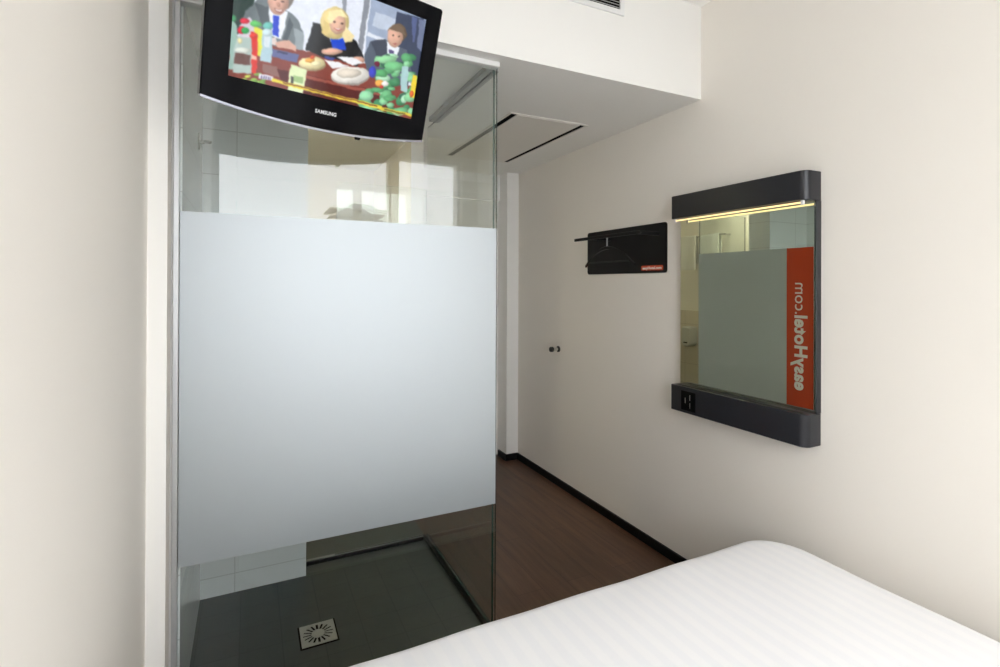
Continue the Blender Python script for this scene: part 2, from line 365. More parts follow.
M['logo'] = principled('pale_logo_print', (0.75, 0.76, 0.78), 0.4)
M['tube'] = emission('warm_lamp_tube', (1.0, 0.74, 0.36), 1.5)
M['towel'] = principled('white_towel', (0.74, 0.74, 0.72), 0.95, spec=0.1, bump=0.8, bscale=260)
M['plastic'] = principled('pale_grey_plastic', (0.55, 0.55, 0.53), 0.35)
M['door'] = principled('white_door_paint', (0.82, 0.81, 0.78), 0.45)
M['concrete'] = principled('grey_concrete', (0.50, 0.51, 0.52), 0.8, var=0.1, vscale=0.4)
M['roofgrey'] = principled('grey_roof_sheet', (0.40, 0.41, 0.43), 0.7, var=0.08, vscale=0.8)
M['mattress'] = principled('mattress_ticking', (0.75, 0.75, 0.76), 0.9, spec=0.1)
M['bedbase'] = principled('dark_bed_base', (0.03, 0.028, 0.027), 0.7)

def mirror_mat():
    m, nt, out = mat('mirror_silver')
    g = N(nt, 'ShaderNodeBsdfGlossy', Roughness=0.0); g.inputs[0].default_value = (0.86, 0.93, 0.83, 1)
    nt.links.new(g.outputs[0], out.inputs[0]); return m
M['mirror'] = mirror_mat()

def sheet_mat():
    m, nt, out = mat('satin_stripe_cotton')
    p = N(nt, 'ShaderNodeBsdfPrincipled', Roughness=0.75); p.inputs['Specular IOR Level'].default_value = 0.2
    p.inputs['Sheen Weight'].default_value = 0.15
    tc = N(nt, 'ShaderNodeTexCoord'); sp = N(nt, 'ShaderNodeSeparateXYZ'); nt.links.new(tc.outputs['Object'], sp.inputs[0])
    mu = N(nt, 'ShaderNodeMath', operation='MULTIPLY'); mu.inputs[1].default_value = 2 * PI / 0.052; nt.links.new(sp.outputs[0], mu.inputs[0])
    sn = N(nt, 'ShaderNodeMath', operation='SINE'); nt.links.new(mu.outputs[0], sn.inputs[0])
    mr = N(nt, 'ShaderNodeMapRange', interpolation_type='SMOOTHSTEP'); mr.inputs['From Min'].default_value = -0.45; mr.inputs['From Max'].default_value = 0.45
    nt.links.new(sn.outputs[0], mr.inputs[0])
    mx = N(nt, 'ShaderNodeMix', data_type='RGBA'); mx.inputs[6].default_value = (0.925, 0.93, 0.955, 1); mx.inputs[7].default_value = (0.955, 0.955, 0.97, 1)
    nt.links.new(mr.outputs[0], mx.inputs[0]); nt.links.new(mx.outputs[2], p.inputs['Base Color'])
    r = N(nt, 'ShaderNodeMapRange'); r.inputs['To Min'].default_value = 0.45; r.inputs['To Max'].default_value = 0.85
    nt.links.new(mr.outputs[0], r.inputs[0]); nt.links.new(r.outputs[0], p.inputs['Roughness'])
    n = N(nt, 'ShaderNodeTexNoise', Scale=5.0, Detail=3.0); nt.links.new(tc.outputs['Object'], n.inputs['Vector'])
    b = N(nt, 'ShaderNodeBump', Strength=0.25, Distance=0.01); nt.links.new(n.outputs['Fac'], b.inputs['Height']); nt.links.new(b.outputs[0], p.inputs['Normal'])
    nt.links.new(p.outputs[0], out.inputs[0]); return m
M['sheet'] = sheet_mat()

def screen_mat():
    m, nt, out = mat('lit_tv_picture')
    a = N(nt, 'ShaderNodeVertexColor', layer_name='picture')
    e = N(nt, 'ShaderNodeEmission', Strength=1.0); nt.links.new(a.outputs[0], e.inputs[0])
    g = N(nt, 'ShaderNodeBsdfGlossy', Roughness=0.08); g.inputs[0].default_value = (0.9, 0.9, 0.9, 1)
    mx = N(nt, 'ShaderNodeMixShader'); mx.inputs[0].default_value = 0.03
    nt.links.new(e.outputs[0], mx.inputs[1]); nt.links.new(g.outputs[0], mx.inputs[2]); nt.links.new(mx.outputs[0], out.inputs[0]); return m
M['screen'] = screen_mat()

# ------------------------------------------------------------------ mesh helpers
def origin_of(o):
    v = Vector((0, 0, 0))
    while o is not None:
        v += o.location; o = o.parent
    return v

def obj(name, bm, m, parent=None, smooth=False, local=False, angle=40):
    """one mesh object; geometry given in room coordinates unless local"""
    if parent is not None and not local:
        bmesh.ops.translate(bm, verts=bm.verts, vec=-origin_of(parent))
    bmesh.ops.recalc_face_normals(bm, faces=bm.faces)
    me = bpy.data.meshes.new(name); bm.to_mesh(me); bm.free()
    ms = m if isinstance(m, (list, tuple)) else [m]
    for k in ms: me.materials.append(k)
    if smooth:
        for p in me.polygons: p.use_smooth = True
        try: me.set_sharp_from_angle(angle=math.radians(angle))
        except Exception: pass
    o = bpy.data.objects.new(name, me); C.objects.link(o)
    if parent is not None: o.parent = parent
    return o

def thing(name, label, cat, loc=(0, 0, 0), group=None):
    o = bpy.data.objects.new(name, None); C.objects.link(o)
    o.location = loc; o['label'] = label; o['category'] = cat; o.empty_display_size = 0.1
    if group: o['group'] = group
    return o

def tag(o, label, cat, group=None):
    o['label'] = label; o['category'] = cat
    if group: o['group'] = group
    return o

def struct(name, bm, m, label, cat, parent=None, smooth=False):
    o = obj(name, bm, m, parent, smooth)
    if parent is None:
        o['kind'] = 'structure'; o['label'] = label; o['category'] = cat
    return o

def box(bm, x0, x1, y0, y1, z0, z1, mi=0):
    v = [bm.verts.new((x, y, z)) for x in (x0, x1) for y in (y0, y1) for z in (z0, z1)]
    fs = []
    for f in ((0, 1, 3, 2), (4, 6, 7, 5), (0, 4, 5, 1), (2, 3, 7, 6), (0, 2, 6, 4), (1, 5, 7, 3)):
        fc = bm.faces.new([v[i] for i in f]); fc.material_index = mi; fs.append(fc)
    return v, fs

def bevel_all(bm, w, seg=2):
    bmesh.ops.bevel(bm, geom=list(bm.edges), offset=w, segments=seg, profile=0.5, affect='EDGES')

def bbox(x0, x1, y0, y1, z0, z1, w=0.003, seg=2):
    bm = bmesh.new(); box(bm, x0, x1, y0, y1, z0, z1); bevel_all(bm, w, seg); return bm

def boxes(*bs):
    bm = bmesh.new()
    for b in bs: box(bm, *b)
    return bm

def loft(bm, loops, cap0=True, cap1=True, closed=True):
    vs = [[bm.verts.new(p) for p in l] for l in loops]
    n = len(vs[0])
    for a, b in zip(vs, vs[1:]):
        for i in range(n if closed else n - 1):
            j = (i + 1) % n
            bm.faces.new((a[i], a[j], b[j], b[i]))
    if cap0: bm.faces.new(vs[0][::-1])
    if cap1: bm.faces.new(vs[-1])
    return vs

def tube(bm, pts, r, seg=12, cap=True):
    pts = [Vector(p) for p in pts]
    loops = []
    up = None
    for i, p in enumerate(pts):
        t = (pts[min(i + 1, len(pts) - 1)] - pts[max(i - 1, 0)]).normalized()
        if up is None:
            up = Vector((0, 0, 1)) if abs(t.z) < 0.9 else Vector((1, 0, 0))
        a = t.cross(up)
        if a.length < 1e-4: a = t.cross(Vector((0, 1, 0)))
        a.normalize(); b = a.cross(t).normalized(); up = b
        rr = r[i] if isinstance(r, (list, tuple)) else r
        loops.append([p + a * (rr * math.cos(k * 2 * PI / seg)) + b * (rr * math.sin(k * 2 * PI / seg)) for k in range(seg)])
    loft(bm, loops, cap, cap)

def rrect(x0, x1, y0, y1, rs, n=6):
    """rounded rectangle loop, rs = radii at (x0y0, x1y0, x1y1, x0y1)"""
    if not isinstance(rs, (list, tuple)): rs = [rs] * 4
    out = []
    for (cx, cy, sx, sy, a0), r in zip(((x0, y0, 1, 1, PI), (x1, y0, -1, 1, 1.5 * PI), (x1, y1, -1, -1, 0), (x0, y1, 1, -1, 0.5 * PI)), rs):
        for k in range(n + 1):
            a = a0 + k * 0.5 * PI / n
            out.append((cx + sx * r + r * math.cos(a), cy + sy * r + r * math.sin(a)))
    return out

def prism_z(pts, z0, z1, w=0.0):
    bm = bmesh.new(); loft(bm, [[(x, y, z0) for x, y in pts], [(x, y, z1) for x, y in pts]])
    return bm

def prism_x(pts, x0, x1):                 # pts in (y, z)
    bm = bmesh.new(); loft(bm, [[(x0, y, z) for y, z in pts], [(x1, y, z) for y, z in pts]])
    return bm

def text_bm(s, size, offset=0.0, extrude=0.0004, space=1.0):
    cu = bpy.data.curves.new('t', 'FONT'); cu.body = s; cu.size = size; cu.offset = offset; cu.extrude = extrude
    cu.space_character = space; cu.resolution_u = 4
    o = bpy.data.objects.new('t', cu); C.objects.link(o)
    dg = bpy.context.evaluated_depsgraph_get(); dg.update()
    me = bpy.data.meshes.new_from_object(o.evaluated_get(dg))
    bm = bmesh.new(); bm.from_mesh(me)
    bpy.data.objects.remove(o); bpy.data.curves.remove(cu); bpy.data.meshes.remove(me)
    xs = [v.co.x for v in bm.verts]
    return bm, min(xs), max(xs)

def place_text(bm, org, right, up, out):
    mt = Matrix((Vector(right).normalized(), Vector(up).normalized(), Vector(out).normalized())).transposed().to_4x4()
    mt.translation = Vector(org)
    bmesh.ops.transform(bm, matrix=mt, verts=bm.verts)

def pane(axis, pos, th, a0, a1, z0, z1):
    """glass slab; face slots: 0 clear faces, 1 green edges"""
    bm = bmesh.new()
    if axis == 'y': _, fs = box(bm, a0, a1, pos - th / 2, pos + th / 2, z0, z1, 1)
    else: _, fs = box(bm, pos - th / 2, pos + th / 2, a0, a1, z0, z1, 1)
    bm.normal_update()
    for f in fs:
        if abs(f.normal.y if axis == 'y' else f.normal.x) > 0.9: f.material_index = 0
    return bm

# ------------------------------------------------------------------ the setting
bm = boxes((XL - 0.2, XR + 0.2, YW - 0.25, GY - 0.012, -0.15, 0.0), (DX, XR + 0.2, GY - 0.012, YE + 0.3, -0.15, 0.0))
struct('floor', bm, M['wood'], 'dark brown wooden plank floor of the room and passage', 'floor')
struct('floor_shower', boxes((BX - 0.2, DX, GY - 0.012, YBB + 0.2, -0.15, 0.0)), M['slate'], 'dark grey tiled shower floor behind the glass', 'floor')
struct('wall_left', boxes((XL - 0.2, XL, YW - 0.25, YB, 0, ZC), (XL - 0.2, -0.219, YB, 1.88, 0, ZS)), M['wall'], 'cream painted wall at the left beside the shower', 'wall')
struct('trim_1', boxes((XL - 0.001, -0.219, YB - 0.002, YB + 0.001, 0, ZS)), M['white'], 'narrow white pier edge where the left wall meets the shower', 'trim')
struct('wall_shower', boxes((BX - 0.2, -0.192, 1.881, 2.80, 0, ZS)), M['tile_y'], 'white tiled side wall inside the shower', 'wall')
struct('wall_shaft', boxes((BX, 0.248, 2.618, 2.80, 0, ZS)), M['tile_x'], 'white tiled boxed shaft behind the shower floor', 'wall')
struct('wall_bathroom', boxes((BX, DX + 0.1, YBB, YBB + 0.2, 0, ZS), (DX, DX + 0.08, 3.05, YBB, 0, ZS), (BX - 0.2, BX, 2.80, YBB + 0.2, 0, ZS)), M['wall'], 'cream wall at the far end of the bathroom', 'wall')
struct('trim_2', boxes((BX, BX + 0.012, 2.80, YBB, 0, 1.137)), M['tile_beige'], 'beige half height tiling seen in the mirror', 'wall tiling')
struct('wall_right', boxes((XR, XR + 0.2, YW - 0.25, YE + 0.3, 0, ZC)), M['wall'], 'long cream wall on the right with mirror and coat rack', 'wall')
struct('wall_end', boxes((1.835, XR, 3.64, YE + 0.3, 0, ZS), (DX + 0.08, 1.835, YE, YE + 0.3, 2.08, ZS), (DX + 0.08, 0.93, YE, YE + 0.3, 0, 2.08)), M['white'], 'white pier at the far end of the passage', 'wall')
struct('ceiling', boxes((XL - 0.2, XR + 0.2, YW - 0.25, YB, ZC, ZC + 0.15)), M['ceil'], 'white ceiling over the bed', 'ceiling')
struct('ceiling_bulkhead', boxes((XL - 0.2, XR, YB, YBB + 0.2, ZS, ZC + 0.15)), M['white'], 'white dropped ceiling block over shower and passage', 'ceiling')
struct('baseboard_right', bbox(XR - 0.014, XR, YW, 3.64, 0, 0.05, 0.002, 1), M['black_base'], 'black skirting along the right wall', 'baseboard')
struct('baseboard_end', boxes((1.822, XR - 0.014, 3.627, 3.64, 0, 0.05), (1.822, 1.835, 3.64, YE, 0, 0.05)), M['black_base'], 'black skirting round the white pier', 'baseboard')
struct('baseboard_left', bbox(XL, XL + 0.014, YW, YB - 0.002, 0, 0.05, 0.002, 1), M['black_base'], 'black skirting along the left wall', 'baseboard')

# entrance door at the end of the passage
d = struct('door_1', bbox(0.935, 1.83, YE + 0.02, YE + 0.06, 0.004, 2.075, 0.002, 1), M['door'], 'white entrance door at the end of the passage', 'door')
bm = bmesh.new(); tube(bm, [(1.05, YE + 0.02, 1.03), (1.05, YE - 0.035, 1.03), (1.06, YE - 0.045, 1.03), (1.16, YE - 0.045, 1.03)], 0.009)
obj('door_handle', bm, M['chrome'], d, True)

# window wall behind the camera
WZ0, WZ1 = 0.85, 2.54
WX = [(-0.245, 1.125), (1.175, 1.785)]
struct('wall_back', boxes((XL, XR, YW - 0.25, YW, 0, WZ0), (XL, XR, YW - 0.25, YW, WZ1, ZC), (XL, WX[0][0], YW - 0.25, YW, WZ0, WZ1),
       (WX[0][1], WX[1][0], YW - 0.25, YW, WZ0, WZ1), (WX[1][1], XR, YW - 0.25, YW, WZ0, WZ1)), M['wall'], 'cream window wall reflected in the shower glass', 'wall')
for i, (a, b) in enumerate(WX):
    bm = boxes((a, a + 0.025, YW - 0.12, YW - 0.07, WZ0, WZ1), (b - 0.025, b, YW - 0.12, YW - 0.07, WZ0, WZ1),
               (a + 0.025, b - 0.025, YW - 0.12, YW - 0.07, WZ0, WZ0 + 0.025), (a + 0.025, b - 0.025, YW - 0.12, YW - 0.07, WZ1 - 0.025, WZ1))
    w = struct('window_%d' % (i + 1), bm, M['alu_white'], ('wide' if i == 0 else 'narrow') + ' bright window pane reflected in the shower glass', 'window')
    obj('glass_pane', boxes((a + 0.025, b - 0.025, YW - 0.098, YW - 0.092, WZ0 + 0.025, WZ1 - 0.025)), M['winglass'], w)

# outside
struct('ground', boxes((-60, 60, -90, -1.2, -6.3, -6.0)), M['concrete'], 'grey ground outside the window', 'ground')
t = thing('building', 'distant grey roof reflected in the shower glass above the frosting', 'building', (4.2, -22, -6))
obj('facade', boxes((3.6, 6.0, -23, -21.4, -6, 4.58)), M['concrete'], t)
obj('roof', boxes((3.45, 6.2, -23.2, -21.1, 4.58, 4.68), (3.3, 6.25, -23.3, -21.0, 4.86, 4.94)), M['roofgrey'], t)
bm = bmesh.new(); loft(bm, [[(3.85, -21.3, 4.68), (5.75, -21.3, 4.68), (5.75, -22.9, 4.68), (3.85, -22.9, 4.68)], [(3.85, -21.3, 4.94), (5.75, -21.3, 4.94), (5.75, -22.9, 4.94), (3.85, -22.9, 4.94)], [(4.4, -21.5, 5.24), (5.3, -21.5, 5.24), (5.3, -22.7, 5.24), (4.4, -22.7, 5.24)]])
obj('roof_cap', bm, M['concrete'], t)

# ------------------------------------------------------------------ shower glass
t = thing('shower_screen', 'tall fixed shower glass with a wide frosted band, facing the bed', 'shower screen', (0.35, GY, 0))
obj('glass_pane', pane('y', GY, 0.010, -0.198, 0.889, 0.004, 2.268), [M['glass'], M['edge']], t)
obj('frosted_film', boxes((-0.195, 0.886, GY - 0.0062, GY - 0.0054, FB, FT)), M['film'], t)
obj('wall_channel', bbox(-0.212, -0.197, GY - 0.014, GY + 0.014, 0, 2.267, 0.001, 1), M['alu'], t)
obj('header_rail', bbox(-0.212, 0.893, GY - 0.02, GY + 0.02, 2.266, ZS, 0.002, 1), M['alu_white'], t)
obj('filler_strip', boxes((-0.2195, -0.212, GY + 0.002, GY + 0.02, 0, ZS)), M['white'], t)

t = thing('shower_door', 'glass side panel of the shower with an orange lettered strip, seen in the mirror', 'shower door', (DX, 2.3, 0))
bm = pane('x', DX, 0.008, GY + 0.007, FY, 0.02, 2.262)
for f in bm.faces:
    if f.calc_center_median().y > FY - 0.001: f.material_index = 0
obj('glass_pane', bm, [M['glass'], M['edge']], t)
obj('frosted_film', boxes((DX + 0.0044, DX + 0.0052, 2.037, FY - 0.003, FB, FT)), M['filmd'], t)
st = obj('orange_strip', boxes((DX + 0.0044, DX + 0.0056, GY + 0.012, 2.037, FB, FT)), M['orange'], t)
b1, x0, x1 = text_bm('easyHotel', 0.106, 0.0038, 0.0003, 1.06)
k = 0.445 / (x1 - x0)
bmesh.ops.scale(b1, vec=(k, 1, 1), verts=b1.verts); bmesh.ops.translate(b1, vec=(-x0 * k, 0, 0), verts=b1.verts)
place_text(b1, (DX + 0.0062, 1.983, 0.775), (0, 0, 1), (0, -1, 0), (1, 0, 0))
obj('bold_lettering', b1, M['letter'], st)
b1, x0, x1 = text_bm('.com', 0.10, 0.0, 0.0003)
k = 0.185 / (x1 - x0)
bmesh.ops.scale(b1, vec=(k, 1, 1), verts=b1.verts); bmesh.ops.translate(b1, vec=(-x0 * k, 0, 0), verts=b1.verts)
place_text(b1, (DX + 0.0062, 1.983, 1.228), (0, 0, 1), (0, -1, 0), (1, 0, 0))
obj('thin_lettering', b1, M['letter'], st)
obj('ceiling_track', bbox(DX - 0.028, DX + 0.028, GY + 0.022, FY - 0.1, 2.262, ZS, 0.002, 1), M['track'], t)
obj('floor_track', boxes((DX - 0.018, DX - 0.006, GY + 0.01, FY + 0.012, 0, 0.016), (DX + 0.005, DX + 0.014, GY + 0.01, FY + 0.012, 0, 0.016), (DX - 0.006, DX + 0.005, GY + 0.01, FY + 0.012, 0, 0.006)), M['black_base'], t)

t = thing('glass_partition', 'lower clear glass panel at the back of the shower', 'glass panel', (0.6, FY, 0))
obj('glass_pane', pane('y', FY, 0.008, 0.395, DX - 0.008, 0.02, 1.92), [M['glass'], M['edge']], t)
obj('floor_track', boxes((0.248, DX - 0.02, FY - 0.016, FY - 0.005, 0, 0.014), (0.248, DX - 0.02, FY + 0.012, FY + 0.02, 0, 0.014)), M['black_base'], t)
obj('track_insert', boxes((0.248, DX - 0.02, FY - 0.005, FY + 0.012, 0, 0.018)), M['track'], t)

# floor drain
t = thing('floor_drain', 'square metal floor drain with radial slots in the dark shower floor', 'drain', (0.251, 2.161, 0))
dc = (0.251, 2.161)
obj('drain_frame', boxes((dc[0] - 0.072, dc[0] + 0.072, dc[1] - 0.072, dc[1] + 0.072, 0, 0.0015)), M['dark'], t)
# plate with radial slots cut out of a square sheet
bm = bmesh.new()
hs = 0.0655
obj('drain_bowl', boxes((dc[0] - 0.06, dc[0] + 0.06, dc[1] - 0.06, dc[1] + 0.06, 0.0015, 0.0022)), M['dark'], t)
NS = 16
def sq(a):
    cx, cy = math.cos(a), math.sin(a); s = hs / max(abs(cx), abs(cy)); return (dc[0] + cx * s, dc[1] + cy * s)
def pol(r, a): return (dc[0] + r * math.cos(a), dc[1] + r * math.sin(a))
ri, ro, hw = 0.025, 0.057, 0.0047
zt, zb = 0.0052, 0.0022
polys = []
for k in range(NS):
    a = 2 * PI * k / NS; an = 2 * PI * (k + 1) / NS; am = (a + an) / 2
    # slot centred on a; solid sector between a and an
    ai, ao = hw / ri, hw / ro
    polys.append([pol(ri, a + ai), pol(ro, a + ao), pol(ro, am), pol(ro, an - ao), pol(ri, an - ai), pol(ri, am)])
    # outer part beyond ro
    polys.append([pol(ro, a - ao), pol(ro, a + ao)] + [sq(a + ao), sq(a), sq(a - ao)])
    corner = [sq(am)]
    polys.append([pol(ro, a + ao), sq(a + ao)] + ([sq(am)]) + [sq(an - ao), pol(ro, an - ao), pol(ro, am)])
    polys.append([pol(0.0, 0), pol(ri, a - ai), pol(ri, a + ai)])
    polys.append([pol(0.0, 0), pol(ri, a + ai), pol(ri, am), pol(ri, an - ai)])
for pts in polys:
    loft(bm, [[(x, y, zb) for x, y in pts], [(x, y, zt) for x, y in pts]])
bmesh.ops.remove_doubles(bm, verts=bm.verts, dist=1e-6)
obj('drain_plate', bm, M['steel'], t)

# shower bracket on the side wall
SX = -0.192
t = thing('shower_bracket', 'small pale hand shower holder high on the tiled shower wall', 'shower holder', (SX, 2.41, 1.97))
obj('wall_plate', bbox(SX, SX + 0.006, 2.39, 2.43, 1.945, 2.005, 0.002, 2), M['plastic'], t)
bm = bmesh.new(); tube(bm, [(SX + 0.005, 2.41, 1.972), (SX + 0.022, 2.41, 1.975)], 0.008, 12); obj('arm', bm, M['plastic'], t, True)
bm = bmesh.new(); tube(bm, [(SX + 0.034 + 0.013 * math.cos(a), 2.41 + 0.013 * math.sin(a), 1.977) for a in [PI * 0.15 + i * 1.7 * PI / 14 for i in range(15)]], 0.004, 8); obj('holder_ring', bm, M['plastic'], t, True)

# towels on a rail in the bathroom, seen in the mirror
t = thing('towel_rail', 'chrome towel rail on the bathroom wall reflected in the mirror', 'towel rail', (BX, 3.65, 1.87))
bm = bmesh.new(); tube(bm, [(BX + 0.09, 3.33, 1.87), (BX + 0.09, 3.95, 1.87)], 0.008); obj('bar', bm, M['chrome'], t, True)
for y in (3.36, 3.92):
    bm = bmesh.new(); tube(bm, [(BX, y, 1.87), (BX + 0.09, y, 1.87)], 0.009); obj('bracket', bm, M['chrome'], t, True)
def towel(y0, y1, zf, zb_, lab):
    o = None
    bm = bmesh.new(); n = 16
    prof = [(0.026, zf), (0.026, 1.70), (0.022, 1.85), (0.014, 1.876), (0, 1.884), (-0.014, 1.876), (-0.022, 1.85), (-0.026, 1.70), (-0.026, zb_),
            (-0.014, zb_), (-0.013, 1.70), (-0.011, 1.86), (0, 1.8785), (0.011, 1.86), (0.013, 1.70), (0.014, zf)]
    loops = []
    for i in range(n + 1):
        f = i / n; y = y0 + (y1 - y0) * f
        w = 0.006 * math.sin(f * 9.0 + y0 * 7)
        loops.append([(BX + 0.09 + px + w * (1 if pz < 1.8 else 0.2), y, pz) for px, pz in prof])
    loft(bm, loops)
    o = obj('towel', bm, M['towel'], None, True); tag(o, lab, 'towel', 'towels on the rail in the mirror')
towel(3.675, 3.885, 1.545, 1.60, 'white towel hanging beyond the glass edge at the left of the mirror')
towel(3.40, 3.61, 1.56, 1.62, 'white towel seen through the shower glass in the mirror')

t = thing('wall_dispenser', 'pale rounded dispenser on the beige tiles reflected low in the mirror', 'dispenser', (BX + 0.012, 3.80, 0.86))
pts = rrect(3.745, 3.865, 0.78, 0.98, [0.045, 0.045, 0.02, 0.02], 6)
bm = bmesh.new()
loft(bm, [[(BX + 0.012, y, z) for y, z in pts], [(BX + 0.09, y, z) for y, z in pts], [(BX + 0.105, 3.805 + (y - 3.805) * 0.85, 0.88 + (z - 0.88) * 0.88) for y, z in pts]])
obj('body', bm, M['plastic'], t, True)
obj('front_slot', bbox(BX + 0.1045, BX + 0.1065, 3.78, 3.83, 0.815, 0.827, 0.0008, 1), M['dark'], t)

# unseen fill lamp added in the bathroom ceiling to brighten the dim bathroom
M['bath_fill'] = emission('added_bathroom_fill', (1.0, 0.91, 0.66), BATH)
def fill_downlight(x, y, lab):
    t = thing('added_fill_lamp', lab, 'added fill lamp', (x, y, ZS))
    bm = bmesh.new()
    loft(bm, [[(x + r_ * math.cos(a), y + r_ * math.sin(a), z) for a in [2 * PI * k / 32 for k in range(32)]] for r_, z in ((0.095, ZS), (0.095, ZS - 0.006), (0.078, ZS - 0.010), (0.075, ZS - 0.003), (0.075, ZS))], False, False)
    obj('trim_ring', bm, M['alu_white'], t, True)
    bm = bmesh.new(); tube(bm, [(x, y, ZS), (x, y, ZS - 0.004)], 0.074, 32); obj('diffuser', bm, M['bath_fill'], t)
fill_downlight(0.10, 3.05, 'added unseen fill lamp in the ceiling beyond the glass panel')

# ------------------------------------------------------------------ ceiling hatch and vent
hx0, hx1, hy0, hy1 = 1.203, 1.69, 2.352, 3.34
t = thing('ceiling_hatch', 'white rectangular access hatch in the ceiling over the passage', 'ceiling hatch', ((hx0 + hx1) / 2, (hy0 + hy1) / 2, ZS))
obj('frame', boxes((hx0, hx0 + 0.012, hy0, hy1, ZS - 0.004, ZS), (hx1 - 0.012, hx1, hy0, hy1, ZS - 0.004, ZS), (hx0 + 0.012, hx1 - 0.012, hy0, hy0 + 0.012, ZS - 0.004, ZS), (hx0 + 0.012, hx1 - 0.012, hy1 - 0.012, hy1, ZS - 0.004, ZS)), M['hatch'], t)
obj('gap_shade', boxes((hx0 + 0.012, hx0 + 0.056, hy0 + 0.012, hy1 - 0.012, ZS - 0.001, ZS), (hx1 - 0.056, hx1 - 0.012, hy0 + 0.012, hy1 - 0.012, ZS - 0.001, ZS)), M['dark'], t)  # black strips stand in for the shade inside the side gaps
obj('panel', bbox(hx0 + 0.046, hx1 - 0.046, hy0 + 0.014, hy1 - 0.014, ZS - 0.006, ZS - 0.0005, 0.001, 1), M['hatch'], t)

vx0, vx1, vz0, vz1 = 0.92, 1.468, 2.576, 2.715
t = thing('air_vent', 'white slatted air vent high on the bulkhead at the photo top edge', 'air vent', ((vx0 + vx1) / 2, YB, (vz0 + vz1) / 2))
fw = 0.022
bm = boxes((vx0, vx0 + fw, YB - 0.008, YB, vz0, vz1), (vx1 - fw, vx1, YB - 0.008, YB, vz0, vz1), (vx0 + fw, vx1 - fw, YB - 0.008, YB, vz0, vz0 + fw), (vx0 + fw, vx1 - fw, YB - 0.008, YB, vz1 - fw, vz1))
obj('frame', bm, M['alu_white'], t)
obj('duct_opening', boxes((vx0 + fw, vx1 - fw, YB - 0.0015, YB, vz0 + fw, vz1 - fw)), M['dark'], t)
bm = bmesh.new()
for i in range(7):
    z = vz0 + fw + 0.006 + i * 0.0125
    loft(bm, [[(x, YB - 0.007, z - 0.002), (x, YB - 0.007, z + 0.001), (x, YB - 0.001, z + 0.006), (x, YB - 0.001, z + 0.003)] for x in (vx0 + fw, vx1 - fw)])
obj('slats', bm, M['alu'], t)

# ------------------------------------------------------------------ television
w_, h_ = 0.663, 0.417
TVO = Vector((-0.11423, 1.53518, 1.89))
tR = Vector((0.97016, 0.24245, 0)); tU = Vector((0.0729, -0.29173, 0.95372)); tN = tR.cross(tU)
t = thing('television', 'black flat television tilted down in front of the shower glass, showing a meeting', 'television', (0, 0, 0))
mt = Matrix((tR, tU, tN)).transposed().to_4x4(); mt.translation = TVO
t.matrix_world = mt
def arcloop(n_off, inset, ang):
    pass
# outline: rounded top corners, bowed bottom edge
def outline(ins, bow=0.029):
    pts = []
    x0, x1, y1 = ins - 0.006, w_ - ins, h_ - ins
    nb = 24
    for i in range(nb + 1):
        f = i / nb; x = x0 + (x1 - x0) * f
        pts.append((x, ins - bow * (1 - (2 * f - 1) ** 2)))
    r = 0.008
    for cx, cy, a0 in ((x1 - r, y1 - r, 0), (x0 + r, y1 - r, PI / 2)):
        for k in range(5):
            a = a0 + k * PI / 8; pts.append((cx + r * math.cos(a), cy + r * math.sin(a)))
    return pts
su0, su1, sv0, sv1 = 0.057, 0.610, 0.061, 0.371
def inner(pts):
    """matching loop on the screen rectangle, seen from its centre"""
    cx, cy = (su0 + su1) / 2, (sv0 + sv1) / 2; out = []
    for x, y in pts:
        dx, dy = x - cx, y - cy
        s = min((su1 - su0) / 2 / max(abs(dx), 1e-9), (sv1 - sv0) / 2 / max(abs(dy), 1e-9)); out.append([cx + dx * s, cy + dy * s])
    for c in ((su0, sv0), (su1, sv0), (su1, sv1), (su0, sv1)):
        j = min(range(len(out)), key=lambda i: (out[i][0] - c[0]) ** 2 + (out[i][1] - c[1]) ** 2); out[j] = list(c)
    return out
bm = bmesh.new()
o0, o1 = outline(0.0), outline(0.003)
inn = inner(o1)
loft(bm, [[(x, y, -0.006) for x, y in inn], [(x, y, 0) for x, y in inn], [(x, y, 0.0) for x, y in o1], [(x, y, -0.003) for x, y in o0], [(x, y, -0.032) for x, y in o0], [(x, y, -0.034) for x, y in outline(0.004)]], True, True)
obj('bezel', bm, M['tvblack'], t, True, True, 30)
bm = bmesh.new()
loft(bm, [[(x, y, -0.034) for x, y in outline(0.004)], [(x, y, -0.052) for x, y in outline(0.012, 0.022)], [(x, y, -0.075) for x, y in outline(0.07, 0.0)]])
obj('back_cover', bm, M['tvback'], t, True, True, 30)
bm = bmesh.new(); nb = 28; loops = []
for i in range(nb + 1):
    f = 0.002 + 0.996 * i / nb; x = -0.006 + (w_ + 0.006) * f; y = -0.029 * (1 - (2 * f - 1) ** 2)
    loops.append([(x, y - 0.005, 0.0015), (x, y + 0.0015, 0.0015), (x, y + 0.0015, -0.022), (x, y - 0.005, -0.022)])
loft(bm, loops); obj('silver_trim', bm, M['silver'], t, False, True)
bm = bmesh.new(); tube(bm, [(0.433, -0.031, -0.004), (0.433, -0.039, -0.004)], [0.011, 0.007], 16); obj('sensor_bump', bm, M['tvblack'], t, True, True)
